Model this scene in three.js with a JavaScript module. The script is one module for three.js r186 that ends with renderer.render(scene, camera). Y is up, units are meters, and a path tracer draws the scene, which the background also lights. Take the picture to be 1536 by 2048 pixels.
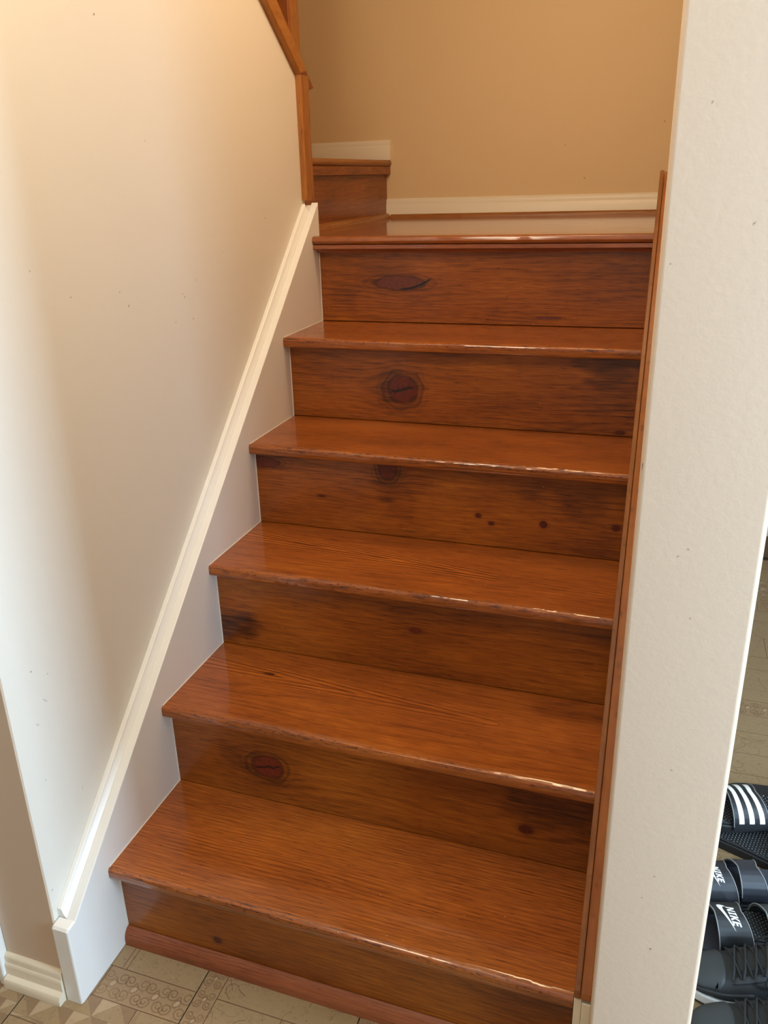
import * as THREE from 'three';
import { RoundedBoxGeometry } from 'three/addons/geometries/RoundedBoxGeometry.js';
import { mergeGeometries, mergeVertices, toCreasedNormals } from 'three/addons/utils/BufferGeometryUtils.js';
import { ImprovedNoise } from 'three/addons/math/ImprovedNoise.js';
import { RectAreaLightUniformsLib } from 'three/addons/lights/RectAreaLightUniformsLib.js';

// ------------------------------------------------------------------ camera, sky, light, exposure
const scene = new THREE.Scene();
const FOCAL = 1643.48;                                     // in pixels of the 1536 x 2048 frame
const camera = new THREE.PerspectiveCamera(2 * Math.atan(1024 / FOCAL) * 180 / Math.PI, 1536 / 2048, 0.05, 60);
camera.position.set(0.8875, 1.4004, 0.9506);
camera.rotation.order = 'YXZ';
camera.rotation.set(-20.8634 * Math.PI / 180, 19.8885 * Math.PI / 180, -1.9013 * Math.PI / 180);
camera.setViewOffset(1536, 2048, 33.27, 39.67, 1536, 2048); // the lens is shifted a little
scene.add(camera);
scene.background = new THREE.Color(0.62, 0.74, 0.95);      // pale sky beyond the window
const renderer = new THREE.WebGLRenderer({ antialias: true });
renderer.toneMapping = THREE.LinearToneMapping;
renderer.toneMappingExposure = 0.74;
renderer.shadowMap.enabled = true;
RectAreaLightUniformsLib.init();

const WINDOWS = [{ x: 2.75, z0: 0.12, z1: 0.66, y0: 0.5, y1: 2.1, nits: 56 }, { x: 2.75, z0: 1.35, z1: 2.35, y0: 0.5, y1: 2.1, nits: 30 }];
for (const w of WINDOWS) {
  const daylight = new THREE.RectAreaLight(new THREE.Color(0.54, 0.77, 1.0), w.nits, w.z1 - w.z0 - 0.1, w.y1 - w.y0 - 0.1);
  daylight.name = 'window_daylight';
  daylight.position.set(w.x - 0.03, (w.y0 + w.y1) / 2, (w.z0 + w.z1) / 2);
  daylight.lookAt(-3, (w.y0 + w.y1) / 2, (w.z0 + w.z1) / 2);
  scene.add(daylight);
}
const HALL_LAMP = { at: [0.22, 2.3, 0.38], power: 2.8, color: [1.0, 0.83, 0.60] };
const STAIR_LAMP = { at: [0.62, 2.5, -0.85], power: 1.7, color: [1.0, 0.72, 0.42] };

// ------------------------------------------------------------------ helpers
let seed = 7;
const rnd = () => { seed = (seed * 1664525 + 1013904223) >>> 0; return seed / 4294967296; };
const rr = (a, b) => a + (b - a) * rnd();
const lerp = (a, b, t) => a + (b - a) * t;
const clamp = (x, a = 0, b = 1) => Math.min(b, Math.max(a, x));
const smooth = (a, b, x) => { const t = clamp((x - a) / (b - a)); return t * t * (3 - 2 * t); };
const PN = new ImprovedNoise();
const noise = (x, y, z = 0) => PN.noise(x, y, z);
const fbm = (x, y, z = 0) => noise(x, y, z) + 0.5 * noise(2.03 * x, 2.03 * y, z + 7.1) + 0.25 * noise(4.1 * x, 4.1 * y, z + 3.3);

const used = {};
function numbered(name) { const n = used[name] = (used[name] ?? -1) + 1; return n ? `${name}_${String(n).padStart(3, '0')}` : name; }
function tag(o, label, category, group) { o.userData.label = label; o.userData.category = category; if (group) o.userData.group = group; return o; }
function thing(name, label, category, at = [0, 0, 0], turn = 0, group) {
  const o = new THREE.Group(); o.name = numbered(name); o.position.set(...at); o.rotation.y = turn; scene.add(o);
  return tag(o, label, category, group);
}
function part(name, geo, mat, parent, label) {
  const m = new THREE.Mesh(geo, mat); m.name = parent === scene ? numbered(name) : partName(name, parent); m.castShadow = m.receiveShadow = true; parent.add(m);
  if (label) m.userData.label = label;
  return m;
}
function partName(name, parent) {
  const c = parent.userData.partCount ??= {}; const n = c[name] = (c[name] ?? -1) + 1;
  return n ? `${name}_${String(n).padStart(3, '0')}` : name;
}
function struct(name, geo, mat) { const m = part(name, geo, mat, scene); m.userData.kind = 'structure'; return m; }
function structGroup(name) { const g = new THREE.Group(); g.name = numbered(name); g.userData.kind = 'structure'; scene.add(g); return g; }

// uv in metres from the two axes across the face; along = the axis that runs along u ('x' | 'y' | 'z')
function metric(geo, along = 'x', scale = 1, du = 0, dv = 0) {
  const g = geo.index ? geo.toNonIndexed() : geo; if (!g.attributes.normal) g.computeVertexNormals();
  const p = g.attributes.position, uv = new Float32Array(p.count * 2), ax = { x: 0, y: 1, z: 2 }[along];
  const a = new THREE.Vector3(), b = new THREE.Vector3(), c = new THREE.Vector3();
  for (let i = 0; i < p.count; i += 3) {
    a.fromBufferAttribute(p, i); b.fromBufferAttribute(p, i + 1).sub(a); c.fromBufferAttribute(p, i + 2).sub(a);
    const n = b.cross(c); const d = [Math.abs(n.x), Math.abs(n.y), Math.abs(n.z)]; const k = d.indexOf(Math.max(...d));
    const rest = [0, 1, 2].filter(q => q !== k); const ua = rest.includes(ax) ? ax : rest[0], va = rest.find(q => q !== ua);
    for (let j = i; j < i + 3; j++) { uv[2 * j] = p.getComponent(j, ua) * scale + du; uv[2 * j + 1] = p.getComponent(j, va) * scale + dv; }
  }
  g.setAttribute('uv', new THREE.BufferAttribute(uv, 2)); return g;
}
function box(x0, x1, y0, y1, z0, z1, r = 0.002, along = 'x') {
  const w = x1 - x0, h = y1 - y0, d = z1 - z0, rad = Math.min(r, w / 2.1, h / 2.1, d / 2.1);
  const g = rad > 0 ? new RoundedBoxGeometry(w, h, d, 2, rad) : new THREE.BoxGeometry(w, h, d);
  g.translate((x0 + x1) / 2, (y0 + y1) / 2, (z0 + z1) / 2); return metric(g, along);
}
// a polygon of (z, y) points extruded across x0..x1
function slabZY(points, x0, x1, bevel = 0, along = 'z') {
  const s = new THREE.Shape(points.map(([z, y]) => new THREE.Vector2(z, y)));
  const g = new THREE.ExtrudeGeometry(s, { depth: x1 - x0 - 2 * bevel, bevelEnabled: bevel > 0, bevelThickness: bevel, bevelSize: bevel, bevelOffset: -bevel, bevelSegments: 2, curveSegments: 10 });
  g.translate(0, 0, x0 + bevel); g.applyMatrix4(new THREE.Matrix4().set(0, 0, 1, 0, 0, 1, 0, 0, 1, 0, 0, 0, 0, 0, 0, 1));   // (X,Y,Z) -> (Z,Y,X)
  flip(g); return metric(g, along);
}
function flip(g) {                                         // a mirrored mesh turned right side out
  if (g.index) g.copy(g.toNonIndexed());
  for (const n of Object.keys(g.attributes)) { const a = g.attributes[n], s = a.itemSize;
    for (let i = 0; i + 2 < a.count; i += 3) for (let k = 0; k < s; k++) { const t = a.array[(i + 1) * s + k]; a.array[(i + 1) * s + k] = a.array[(i + 2) * s + k]; a.array[(i + 2) * s + k] = t; } }
  g.computeVertexNormals(); return g;
}
// a profile of (z, y) points swept from x0 to x1; u = x / len, v = arc length / vlen; wear = depth of dents in the edge
function sweepX(profile, x0, x1, { nx = 1, vlen = 0.32, ulen = null, wear = 0, wearAt = null, closed = true, s0 = 0 } = {}) {
  const n = profile.length, pos = [], uv = [], idx = []; let arc = 0; const arcs = [0];
  for (let i = 1; i <= n; i++) { const a = profile[i - 1], b = profile[i % n]; arc += Math.hypot(b[0] - a[0], b[1] - a[1]); arcs.push(arc); }
  const m = closed ? n + 1 : n;
  for (let j = 0; j <= nx; j++) { const t = j / nx, x = lerp(x0, x1, t);
    for (let i = 0; i < m; i++) { let [z, y] = profile[i % n];
      if (wear && wearAt(z, y)) { const w = wear * (0.5 * noise(x * 60, i * 0.3, s0) + 0.9 * noise(x * 14, i * 0.1, s0 + 5)); z += w * 0.7; y += w * 0.5; }
      pos.push(x, y, z); uv.push((x - x0) / (ulen ?? (x1 - x0)), arcs[i] / vlen); } }
  for (let j = 0; j < nx; j++) for (let i = 0; i + 1 < m; i++) { const a = j * m + i, b = a + 1, c = a + m, d = c + 1; idx.push(a, b, c, b, d, c); }
  const tri = THREE.ShapeUtils.triangulateShape(profile.map(p => new THREE.Vector2(...p)), []);
  for (const [x, j, rev] of [[x0, 0, true], [x1, nx, false]]) { const base = pos.length / 3;
    profile.forEach(([z, y], i) => { pos.push(x, pos[(j * m + i) * 3 + 1], pos[(j * m + i) * 3 + 2]); uv.push(z, y); });
    for (const [a, b, c] of tri) rev ? idx.push(base + a, base + b, base + c) : idx.push(base + a, base + c, base + b); }
  let g = new THREE.BufferGeometry(); g.setAttribute('position', new THREE.Float32BufferAttribute(pos, 3)); g.setAttribute('uv', new THREE.Float32BufferAttribute(uv, 2)); g.setIndex(idx);
  // outward test: signed volume
  const p = g.attributes.position; let vol = 0; const A = new THREE.Vector3(), B = new THREE.Vector3(), C = new THREE.Vector3();
  for (let i = 0; i < idx.length; i += 3) { A.fromBufferAttribute(p, idx[i]); B.fromBufferAttribute(p, idx[i + 1]); C.fromBufferAttribute(p, idx[i + 2]); vol += A.dot(B.cross(C)); }
  if (vol < 0) for (let i = 0; i < idx.length; i += 3) { const t = idx[i + 1]; idx[i + 1] = idx[i + 2]; idx[i + 2] = t; }
  g.setIndex(idx);
  return toCreasedNormals(g, 0.7);
}
const tube = (pts, r, seg = 24, rad = 8, closed = false) => new THREE.TubeGeometry(new THREE.CatmullRomCurve3(pts.map(p => new THREE.Vector3(...p)), closed), seg, r, rad, closed);

// ------------------------------------------------------------------ textures
function dataTexture(w, h, fn, srgb = true) {
  const d = new Uint8Array(w * h * 4);
  for (let j = 0; j < h; j++) for (let i = 0; i < w; i++) { const c = fn((i + 0.5) / w, (j + 0.5) / h), k = 4 * (j * w + i); d[k] = clamp(c[0], 0, 255); d[k + 1] = clamp(c[1], 0, 255); d[k + 2] = clamp(c[2], 0, 255); d[k + 3] = 255; }
  const t = new THREE.DataTexture(d, w, h); if (srgb) t.colorSpace = THREE.SRGBColorSpace;
  t.wrapS = t.wrapT = THREE.RepeatWrapping; t.magFilter = THREE.LinearFilter; t.minFilter = THREE.LinearMipmapLinearFilter; t.generateMipmaps = true; t.needsUpdate = true; return t;
}
function canvasTexture(w, h, draw, srgb = true) {
  const c = document.createElement('canvas'); c.width = w; c.height = h; draw(c.getContext('2d'), w, h);
  const t = new THREE.CanvasTexture(c); if (srgb) t.colorSpace = THREE.SRGBColorSpace; t.wrapS = t.wrapT = THREE.RepeatWrapping; return t;
}
const mix3 = (a, b, t) => [lerp(a[0], b[0], t), lerp(a[1], b[1], t), lerp(a[2], b[2], t)];
// one board's grain: u metres along, v metres across. knots: {u, v, rx, ry, dark, split}, cathedral: {u, v, w, len}
const PINE = { light: [172, 98, 24], mid: [126, 64, 14], dark: [62, 28, 7], knot: [112, 40, 24] };
const OAK = { light: [168, 98, 40], mid: [136, 72, 26], dark: [90, 46, 16], knot: [80, 44, 22] };
const PINE_TREAD = { light: [180, 103, 34], mid: [138, 72, 22], dark: [74, 33, 11], knot: [80, 30, 16] };
const REDOAK = { light: [164, 98, 62], mid: [136, 74, 44], dark: [94, 46, 28], knot: [80, 36, 24] };
function grain(u, v, o) {
  const { s = 1, rings = 70, contrast = 1, knots = [], cathedral = null, pal = PINE, blotch = 1, stains = [] } = o;
  let dv = 0, core = 0, rim = 0, halo = 0, ringK = 0, split = 0, coreTone = 0;
  for (const k of knots) {
    const wob = 1 + 0.15 * noise(u * 34, v * 34, k.u * 31);
    const du = (u - k.u) / k.rx, dk = (v - k.v) / k.ry, q = Math.hypot(du, dk) * wob;
    const side = dk >= 0 ? 1 : -1;
    dv -= side * k.ry * 1.1 * Math.exp(-Math.pow(du / 1.9, 2)) * Math.exp(-Math.abs(dk) / 1.9) * (1 - Math.exp(-Math.abs(dk) * 4));
    const c = 1 - smooth(0.86, 1.08, q); if (c > core) { core = c; coreTone = k.dark ?? 1; }
    rim = Math.max(rim, Math.exp(-Math.pow((q - 1.0) / 0.10, 2)) * (0.55 + 0.45 * noise(u * 70, v * 70, s + 8)), 0.3 * Math.exp(-Math.pow((q - 1.4) / 0.10, 2)) * (k.halo > 0.6 ? 1 : 0));
    halo = Math.max(halo, (k.halo ?? 0.55) * Math.exp(-Math.pow(Math.max(0, q - 0.9) / 0.55, 2)));
    ringK = Math.max(ringK, Math.exp(-Math.pow((q - 1.35) / 0.6, 2)) * (0.5 + 0.5 * Math.sin(q * 15)));
    if (k.split) { const a = Math.abs(dk + 0.85 - 0.9 * Math.max(0, du) ** 2); split = Math.max(split, (1 - smooth(0.06, 0.2, a)) * smooth(-0.1, 0.25, du) * (1 - smooth(1.1, 1.35, du))); }
    if (k.check) { const a = Math.abs(dk - 0.25 * du - 0.15 * noise(u * 90, 3, s)); split = Math.max(split, 0.8 * (1 - smooth(0.03, 0.14, a)) * (1 - smooth(0.6, 0.9, Math.abs(du)))); }
  }
  const vv = v + dv;
  let phase = vv * rings + 2.6 * noise(u * 1.3, vv * 7, s) + 1.1 * noise(u * 3.2, vv * 22, s + 2) + 0.35 * noise(u * 9, vv * 60, s + 6);
  const ringMask = clamp(0.75 + 0.9 * noise(u * 2.2, vv * 8, s + 14), 0.15, 1.3);
  let cath = 0;
  if (cathedral) { const cv = cathedral.v + (cathedral.tilt ?? 0) * (u - cathedral.u), w = Math.exp(-Math.pow((vv - cv) / cathedral.w, 2)) * (1 - smooth(cathedral.u, cathedral.u + 0.12, u)); cath = (cathedral.a ?? 0) * smooth(0.3, 0.8, w); const b = Math.sqrt((vv - cv) ** 2 + 1e-6) * cathedral.k + (u - cathedral.u) * cathedral.b + 0.3 * noise(u * 3, vv * 20, s); phase = lerp(phase, b, smooth(0.25, 0.75, w)); }
  let f = phase - Math.floor(phase); f = f < 0.82 ? Math.pow(f / 0.82, 2.2) : 1 - (f - 0.82) / 0.18;
  const fiber = noise(u * 9, v * 430, s + 9) * 0.7 + noise(u * 26, v * 640, s + 4) * 0.55;
  const bl = fbm(u * 3.2, v * 9, s + 20);
  const pore = smooth(0.36, 0.6, noise(u * 40, v * 560, s + 33));
  const dash = noise(u * 24, v * 230, s + 40);
  let t = 0.38 + (0.22 * contrast * ringMask + cath) * (f - 0.35) + 0.30 * contrast * fiber + 0.24 * blotch * bl + 0.26 * pore + 0.16 * dash;
  if (o.edge) { const d = Math.abs(v - o.edge); if (d < 0.02) t += (1 - smooth(0.002, 0.016, d)) * (0.06 + 0.34 * smooth(0.15, 0.6, noise(u * 34, v * 150, s + 70)) + 0.3 * smooth(0.2, 0.5, noise(u * 110, v * 260, s + 71))); }
  for (const k of stains) { const q = Math.hypot((u - k.u) / k.rx, (v - k.v) / k.ry) + 0.5 * noise(u * 22, v * 40, s + 50); t += k.a * (1 - smooth(0.3, 1.15, q)); }
  t += 0.24 * halo + 0.12 * ringK * (halo > 0.02 ? 1 : 0);
  let c = t < 0.5 ? mix3(pal.light, pal.mid, clamp(t * 2)) : mix3(pal.mid, pal.dark, clamp(t * 2 - 1, 0, 1.25));
  if (core > 0) { const kc = mix3(pal.knot, [pal.knot[0] * 0.6, pal.knot[1] * 0.5, pal.knot[2] * 0.5], clamp(coreTone * 0.6 + 0.4 * noise(u * 130, v * 130, s))); c = mix3(c, kc, core * 0.92); }
  if (rim > 0) c = mix3(c, [40, 15, 8], clamp(rim * 0.75));
  if (split > 0) c = mix3(c, [16, 9, 8], split);
  return c;
}
function boardTexture(len, wid, o, w = 1024, h = 320) {
  const t = dataTexture(w, h, (a, b) => grain(a * len, b * wid, o)), d = t.image.data;
  for (let k = 0; k < (o.specks ?? 0); k++) {             // specks of old paint and pin-prick holes
    const x = Math.floor(rnd() * w), y = Math.floor(rnd() * h), pale = rnd() < 0.55, n = rnd() < 0.4 ? 2 : 1;
    for (let j = 0; j < n; j++) for (let i = 0; i < n; i++) { const q = 4 * (((y + j) % h) * w + (x + i) % w); d.set(pale ? [206, 172, 136] : [40, 18, 8], q); }
  }
  return t;
}
const gloss = (map, extra = {}) => new THREE.MeshPhysicalMaterial({ map, roughness: 0.5, specularIntensity: 0.4, clearcoat: 1, clearcoatRoughness: 0.1, ...extra });

// painted plaster with grain and given specks; the map covers w x h metres
function speckled(base, w, h, px, py, marks, amp = 3) {
  const t = canvasTexture(px, py, (c) => {
    c.fillStyle = `rgb(${base})`; c.fillRect(0, 0, px, py);
    for (let i = 0; i < 2600; i++) { const d = rr(-amp, amp); c.fillStyle = `rgba(${base.map(q => Math.round(q + d)).join(',')},0.5)`; c.fillRect(rnd() * px, rnd() * py, rr(1, 5), rr(1, 5)); }
    for (const m of marks) { c.save(); c.translate(m.x / w * px, (1 - m.y / h) * py); c.rotate(m.a ?? 0); c.fillStyle = m.c ?? 'rgba(96,92,74,0.75)'; c.beginPath(); c.ellipse(0, 0, (m.l ?? 0.004) / w * px, (m.t ?? 0.0016) / h * py, 0, 0, 7); c.fill(); c.restore(); }
  });
  return t;
}
// fine roller stipple and dents, heights 0..1
const stipple = dataTexture(512, 512, (a, b) => { const p = 0.5 + 0.28 * noise(a * 64, b * 64, 1.5) + 0.2 * noise(a * 160, b * 160, 4.2); const v = clamp(p) * 255; return [v, v, v]; }, false);

// ------------------------------------------------------------------ materials
const rep = (t, x, y, ox = 0, oy = 0) => { const c = t.clone(); c.repeat.set(x, y); c.offset.set(ox, oy); c.needsUpdate = true; return c; };
const bump = rep(stipple, 2.4, 2.4);
const paint = (color, extra = {}) => new THREE.MeshPhysicalMaterial({ color, roughness: 0.55, bumpMap: bump, bumpScale: 0.00015, ...extra });
const M = {
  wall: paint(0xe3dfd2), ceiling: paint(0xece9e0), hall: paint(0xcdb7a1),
  trimWhite: new THREE.MeshPhysicalMaterial({ color: 0xe9e8e4, roughness: 0.34, clearcoat: 0.25, clearcoatRoughness: 0.3 }),
  trimCream: new THREE.MeshPhysicalMaterial({ color: 0xf0e5cf, roughness: 0.38, clearcoat: 0.2, clearcoatRoughness: 0.3 }),
  trimFront: new THREE.MeshPhysicalMaterial({ color: 0xdccfb8, roughness: 0.42 }),  // trim cream darkened in colour for the shade beside the door
  grout: new THREE.MeshStandardMaterial({ color: 0x4a3b2a, roughness: 0.9 }),
  subfloor: new THREE.MeshStandardMaterial({ color: 0x857056, roughness: 0.8 }),
  caulk: new THREE.MeshStandardMaterial({ color: 0xded8cc, roughness: 0.6 }),
  metal: new THREE.MeshStandardMaterial({ color: 0x55504a, roughness: 0.4, metalness: 0.9 }),
  glass: new THREE.MeshPhysicalMaterial({ color: 0xffffff, roughness: 0, transmission: 1, thickness: 0 }),
};
const HONEY = { light: [178, 120, 56], mid: [152, 94, 38], dark: [106, 62, 24], knot: [90, 50, 26] };
M.oakTrim = gloss(boardTexture(1.0, 0.32, { s: 41, rings: 60, pal: HONEY, contrast: 0.7, blotch: 0.6 }, 1024, 256), { roughness: 0.5, clearcoat: 0.35, clearcoatRoughness: 0.25 });
const leftMarks = [[-0.3593, 1.6668, 0.6, 6], [-0.465, 1.4781, 0, 2], [-0.9403, 1.3201, 0.3, 4], [-0.5935, 1.2143, -0.9, 9], [-0.3275, 1.2234, 0, 2.4], [-0.5355, 1.1927, 0.3, 3], [-0.5423, 1.1859, -0.9, 4], [-0.3491, 1.1961, 1.1, 5], [-0.5674, 1.1381, 1.6, 4], [-0.4991, 1.1415, 0.8, 3], [-0.108, 1.2837, 0.2, 2.2], [-0.1933, 1.2325, -0.6, 2.6], [-0.7163, 1.2587, 0, 2], [0.0489, 0.6617, -0.4, 4], [0.0148, 0.6367, 0, 2], [-0.0148, 0.3741, 1.2, 8], [0.0318, 0.5947, -0.9, 14], [0.058, 0.564, -0.9, 10], [0.0648, 0.4548, 0, 2], [0.1012, 0.2445, 0, 3]]
  .map(([z, y, a, l]) => ({ x: z + 1.25, y, a, l: l / 2000, t: 0.0009, c: l > 7 ? 'rgba(120,120,108,0.35)' : 'rgba(86,84,66,0.8)' }));
M.leftWall = paint(0xffffff, { map: rep(speckled([226, 221, 209], 1.4, 2.8, 1024, 2048, leftMarks), 1 / 1.4, 1 / 2.8, 1.25 / 1.4, 0) });
const rightMarks = [[0.8822, 1.1165, 1.4, 7, 'rgba(38,30,24,0.95)', 4], [0.9414, 0.5912, 0.5, 2.6], [0.946, 0.7527, 0, 2.5], [0.9471, 0.473, 0, 2.2, 'rgba(60,56,48,0.9)', 2], [0.9301, 0.5537, 0, 2], [0.9267, 1.0222, 0.4, 2.6], [0.9358, 1.0313, 0, 2.4], [0.946, 0.9517, 0, 2], [0.8914, 1.3178, 0, 2], [0.9585, 1.353, 0.4, 3.4], [0.913, 1.4531, 0.8, 2.2]]
  .map(([x, y, a, l, c, t]) => ({ x: x - 0.86, y, a: -a, l: l / 2000, t: (t ?? 1.4) / 2000, c: c ?? 'rgba(120,104,86,0.8)' }));
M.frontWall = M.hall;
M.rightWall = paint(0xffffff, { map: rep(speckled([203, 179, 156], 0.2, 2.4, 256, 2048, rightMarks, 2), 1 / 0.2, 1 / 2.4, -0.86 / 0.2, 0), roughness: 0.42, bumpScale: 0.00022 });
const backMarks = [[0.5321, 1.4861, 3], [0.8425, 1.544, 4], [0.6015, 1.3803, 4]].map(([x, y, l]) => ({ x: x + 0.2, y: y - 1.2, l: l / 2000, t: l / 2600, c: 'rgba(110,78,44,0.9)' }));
M.backWall = paint(0xffffff, { map: rep(speckled([228, 199, 153], 2.2, 2.2, 1024, 1024, backMarks, 2), 1 / 2.2, 1 / 2.2, 0.2 / 2.2, -1.2 / 2.2) });  // tan base colour also holds the warm cast of the stairwell light

// ------------------------------------------------------------------ the shell of the rooms
// Stairs rise towards -z between x = 0 and W. Treads, risers in metres (measured step by step).
const W = 0.855;
const TREAD = [0.2045, 0.4099, 0.6185, 0.8252, 1.0352, 1.2621];          // tops
const NOSE = [0, -0.2276, -0.4612, -0.6924, -0.9188, -1.137];            // nose fronts
const RISER = [-0.028, -0.2577, -0.4899, -0.7218, -0.955, -1.1841];      // riser faces
const BACK = -2.1035, WALLX = -0.036, CORNER = 0.115, WALLEND = -1.188, RX = 0.8815, RX2 = 1.0074, FRONT = 0.1137, TOP = 3.6, CEIL = 2.4;
const ROOM = { x0: -1.6, x1: 2.75, z1: 2.7, zr: -2.235 };

{ // floor: a slab carrying tiles, each with its own edges
  const floor = structGroup('floor');
  part('slab', metric(new THREE.BoxGeometry(ROOM.x1 - ROOM.x0 + 0.2, 0.1, ROOM.z1 - ROOM.zr + 0.2).translate((ROOM.x0 + ROOM.x1) / 2, -0.0535, (ROOM.z1 + ROOM.zr) / 2)), M.grout, floor);
  const ink = 'rgba(92,64,42,', paper = [150, 126, 92];
  const scroll = (c, x, y, r, d) => { c.beginPath(); for (let i = 0; i <= 40; i++) { const t = i / 40, a = t * 4.2 * Math.PI * 0.75, q = r * (1 - 0.8 * t); const X = x + q * Math.cos(a) * d, Y = y + q * Math.sin(a); i ? c.lineTo(X, Y) : c.moveTo(X, Y); } c.stroke(); };
  const scrolls = (c, x, y, w, h) => { c.save(); c.beginPath(); c.rect(x, y, w, h); c.clip(); c.fillStyle = 'rgba(150,112,84,0.16)'; c.fillRect(x, y, w, h);
    const n = Math.max(1, Math.round(Math.max(w, h) / 70)), hor = w > h; c.lineWidth = 5;
    for (let i = 0; i < n; i++) { const cx = hor ? x + (i + 0.5) * w / n : x + w / 2, cy = hor ? y + h / 2 : y + (i + 0.5) * h / n, r = Math.min(w, h) * 0.24;
      for (const [sx, sy] of [[-1, -1], [1, 1], [1, -1], [-1, 1]]) { c.strokeStyle = ink + (0.28 + 0.12 * rnd()) + ')'; scroll(c, cx + sx * r * 0.95, cy + sy * r * 0.95, r * 0.85, sx * sy); }
      c.fillStyle = 'rgba(186,164,132,0.5)'; c.beginPath(); c.ellipse(cx, cy, r * 0.35, r * 0.5, 0.6, 0, 7); c.fill(); c.stroke(); } c.restore(); };
  const cracks = (c, x, y, w, h) => { c.save(); c.beginPath(); c.rect(x, y, w, h); c.clip();
    for (let i = 0; i < 5 + w * h / 9000; i++) { let X = x + rnd() * w, Y = y + rnd() * h, a = rnd() * 7; c.strokeStyle = ink + rr(0.25, 0.55) + ')'; c.lineWidth = rr(1, 3); c.beginPath(); c.moveTo(X, Y);
      for (let k = 0; k < 9; k++) { a += rr(-0.8, 0.8); X += Math.cos(a) * 15; Y += Math.sin(a) * 15; c.lineTo(X, Y); } c.stroke(); } c.restore(); };
  const triangles = (c, x, y, w, h) => { const n = 6, s = w / n; for (let i = 0; i < n; i++) for (let j = 0; j * s < h; j++) { c.fillStyle = (i + j) % 2 ? 'rgba(120,92,68,0.5)' : 'rgba(190,170,142,0.5)'; c.beginPath(); c.moveTo(x + i * s, y + j * s); c.lineTo(x + (i + 1) * s, y + j * s); c.lineTo(x + (i + (i + j) % 2) * s, y + Math.min(h, (j + 1) * s)); c.fill();
    c.strokeStyle = ink + '0.3)'; c.lineWidth = 1.5; c.stroke(); } };
  const rosette = (c, x, y, w, h) => { c.strokeStyle = ink + '0.3)'; c.lineWidth = 4; for (let i = 0; i < 3; i++) { c.beginPath(); c.arc(x + w / 2, y + h / 2, Math.min(w, h) * (0.14 + 0.14 * i), 0, 7); c.stroke(); } for (let i = 0; i < 8; i++) { c.beginPath(); c.ellipse(x + w / 2 + Math.cos(i * 0.785) * w * 0.24, y + h / 2 + Math.sin(i * 0.785) * w * 0.24, w * 0.1, w * 0.05, i * 0.785, 0, 7); c.stroke(); } };
  const plain = () => {};
  const layouts = [
    [[0, 0, 0.47, 0.33, rosette], [0.5, 0, 0.5, 0.33, plain], [0, 0.33, 0.4, 0.21, cracks], [0.4, 0.33, 0.6, 0.21, scrolls], [0, 0.54, 0.72, 0.26, triangles], [0.72, 0.54, 0.28, 0.26, cracks], [0, 0.8, 1, 0.2, cracks]],
    [[0, 0, 0.14, 1, scrolls], [0.14, 0, 0.86, 0.33, cracks], [0.14, 0.33, 0.43, 0.3, cracks], [0.57, 0.33, 0.43, 0.3, plain], [0.14, 0.63, 0.86, 0.37, triangles]],
    [[0, 0, 0.6, 0.4, cracks], [0.6, 0, 0.4, 0.4, scrolls], [0, 0.4, 0.33, 0.6, plain], [0.33, 0.4, 0.67, 0.24, cracks], [0.33, 0.64, 0.67, 0.36, cracks]],
    [[0, 0, 1, 0.28, cracks], [0, 0.28, 0.5, 0.72, cracks], [0.5, 0.28, 0.5, 0.36, plain], [0.5, 0.64, 0.5, 0.36, triangles]],
    [[0, 0, 1, 1, plain], [0, 0.2, 1, 0.24, scrolls], [0, 0.7, 0.5, 0.3, cracks]]];
  const mats = layouts.map((lay, q) => new THREE.MeshPhysicalMaterial({ roughness: 0.5, clearcoat: 0.15, clearcoatRoughness: 0.4, map: canvasTexture(512, 512, (c, w, h) => {
    c.fillStyle = `rgb(${paper})`; c.fillRect(0, 0, w, h);
    for (let i = 0; i < 2200; i++) { const d = rr(-26, 14), s = rr(1, 14); c.fillStyle = `rgba(${paper.map(v => Math.round(v + d)).join(',')},0.30)`; c.fillRect(rnd() * w, rnd() * h, s, s * rr(0.3, 1)); }
    for (let i = 0; i < 170; i++) { c.fillStyle = ink + rr(0.1, 0.4) + ')'; c.beginPath(); c.ellipse(rnd() * w, rnd() * h, rr(1, 6), rr(1, 3), rnd() * 3, 0, 7); c.fill(); }
    for (const [x, y, bw, bh, f] of lay) { f(c, x * w, y * h, bw * w, bh * h); c.strokeStyle = ink + '0.75)'; c.lineWidth = 2.6; c.strokeRect(x * w, y * h, bw * w, bh * h); }
  }) }));
  const S = 0.3055, g = new RoundedBoxGeometry(S - 0.0022, 0.0035, S - 0.0022, 1, 0.0009).translate(0, -0.00175, 0);
  { const gp = g.attributes.position, uv = g.attributes.uv; for (let i = 0; i < gp.count; i++) uv.setXY(i, gp.getX(i) / S + 0.5, 0.5 - gp.getZ(i) / S); }
  for (let i = -3; i <= 8; i++) for (let j = -7; j <= 2; j++) {
    const x0 = -0.119 + i * S, z0 = -0.065 + j * S; if (x0 + S > ROOM.x1 || z0 < ROOM.zr) continue;
    if (x0 + S < RX - 0.05 && x0 > -0.2 && z0 + S < -0.1) continue;                       // beneath the stairs
    if (x0 + S < 0 && z0 + S < -0.1) continue;
    const pick = i === 0 && j === 0 ? 0 : i === 1 && j === 0 ? 1 : i < 0 ? 3 : [2, 3, 0, 1, 4][Math.floor(noise(i * 3.7, j * 5.3, 2) * 5 + 50) % 5];
    const t = part('tile', g, mats[pick], floor); t.position.set(x0 + S / 2, 0, z0 + S / 2);
  }
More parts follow.
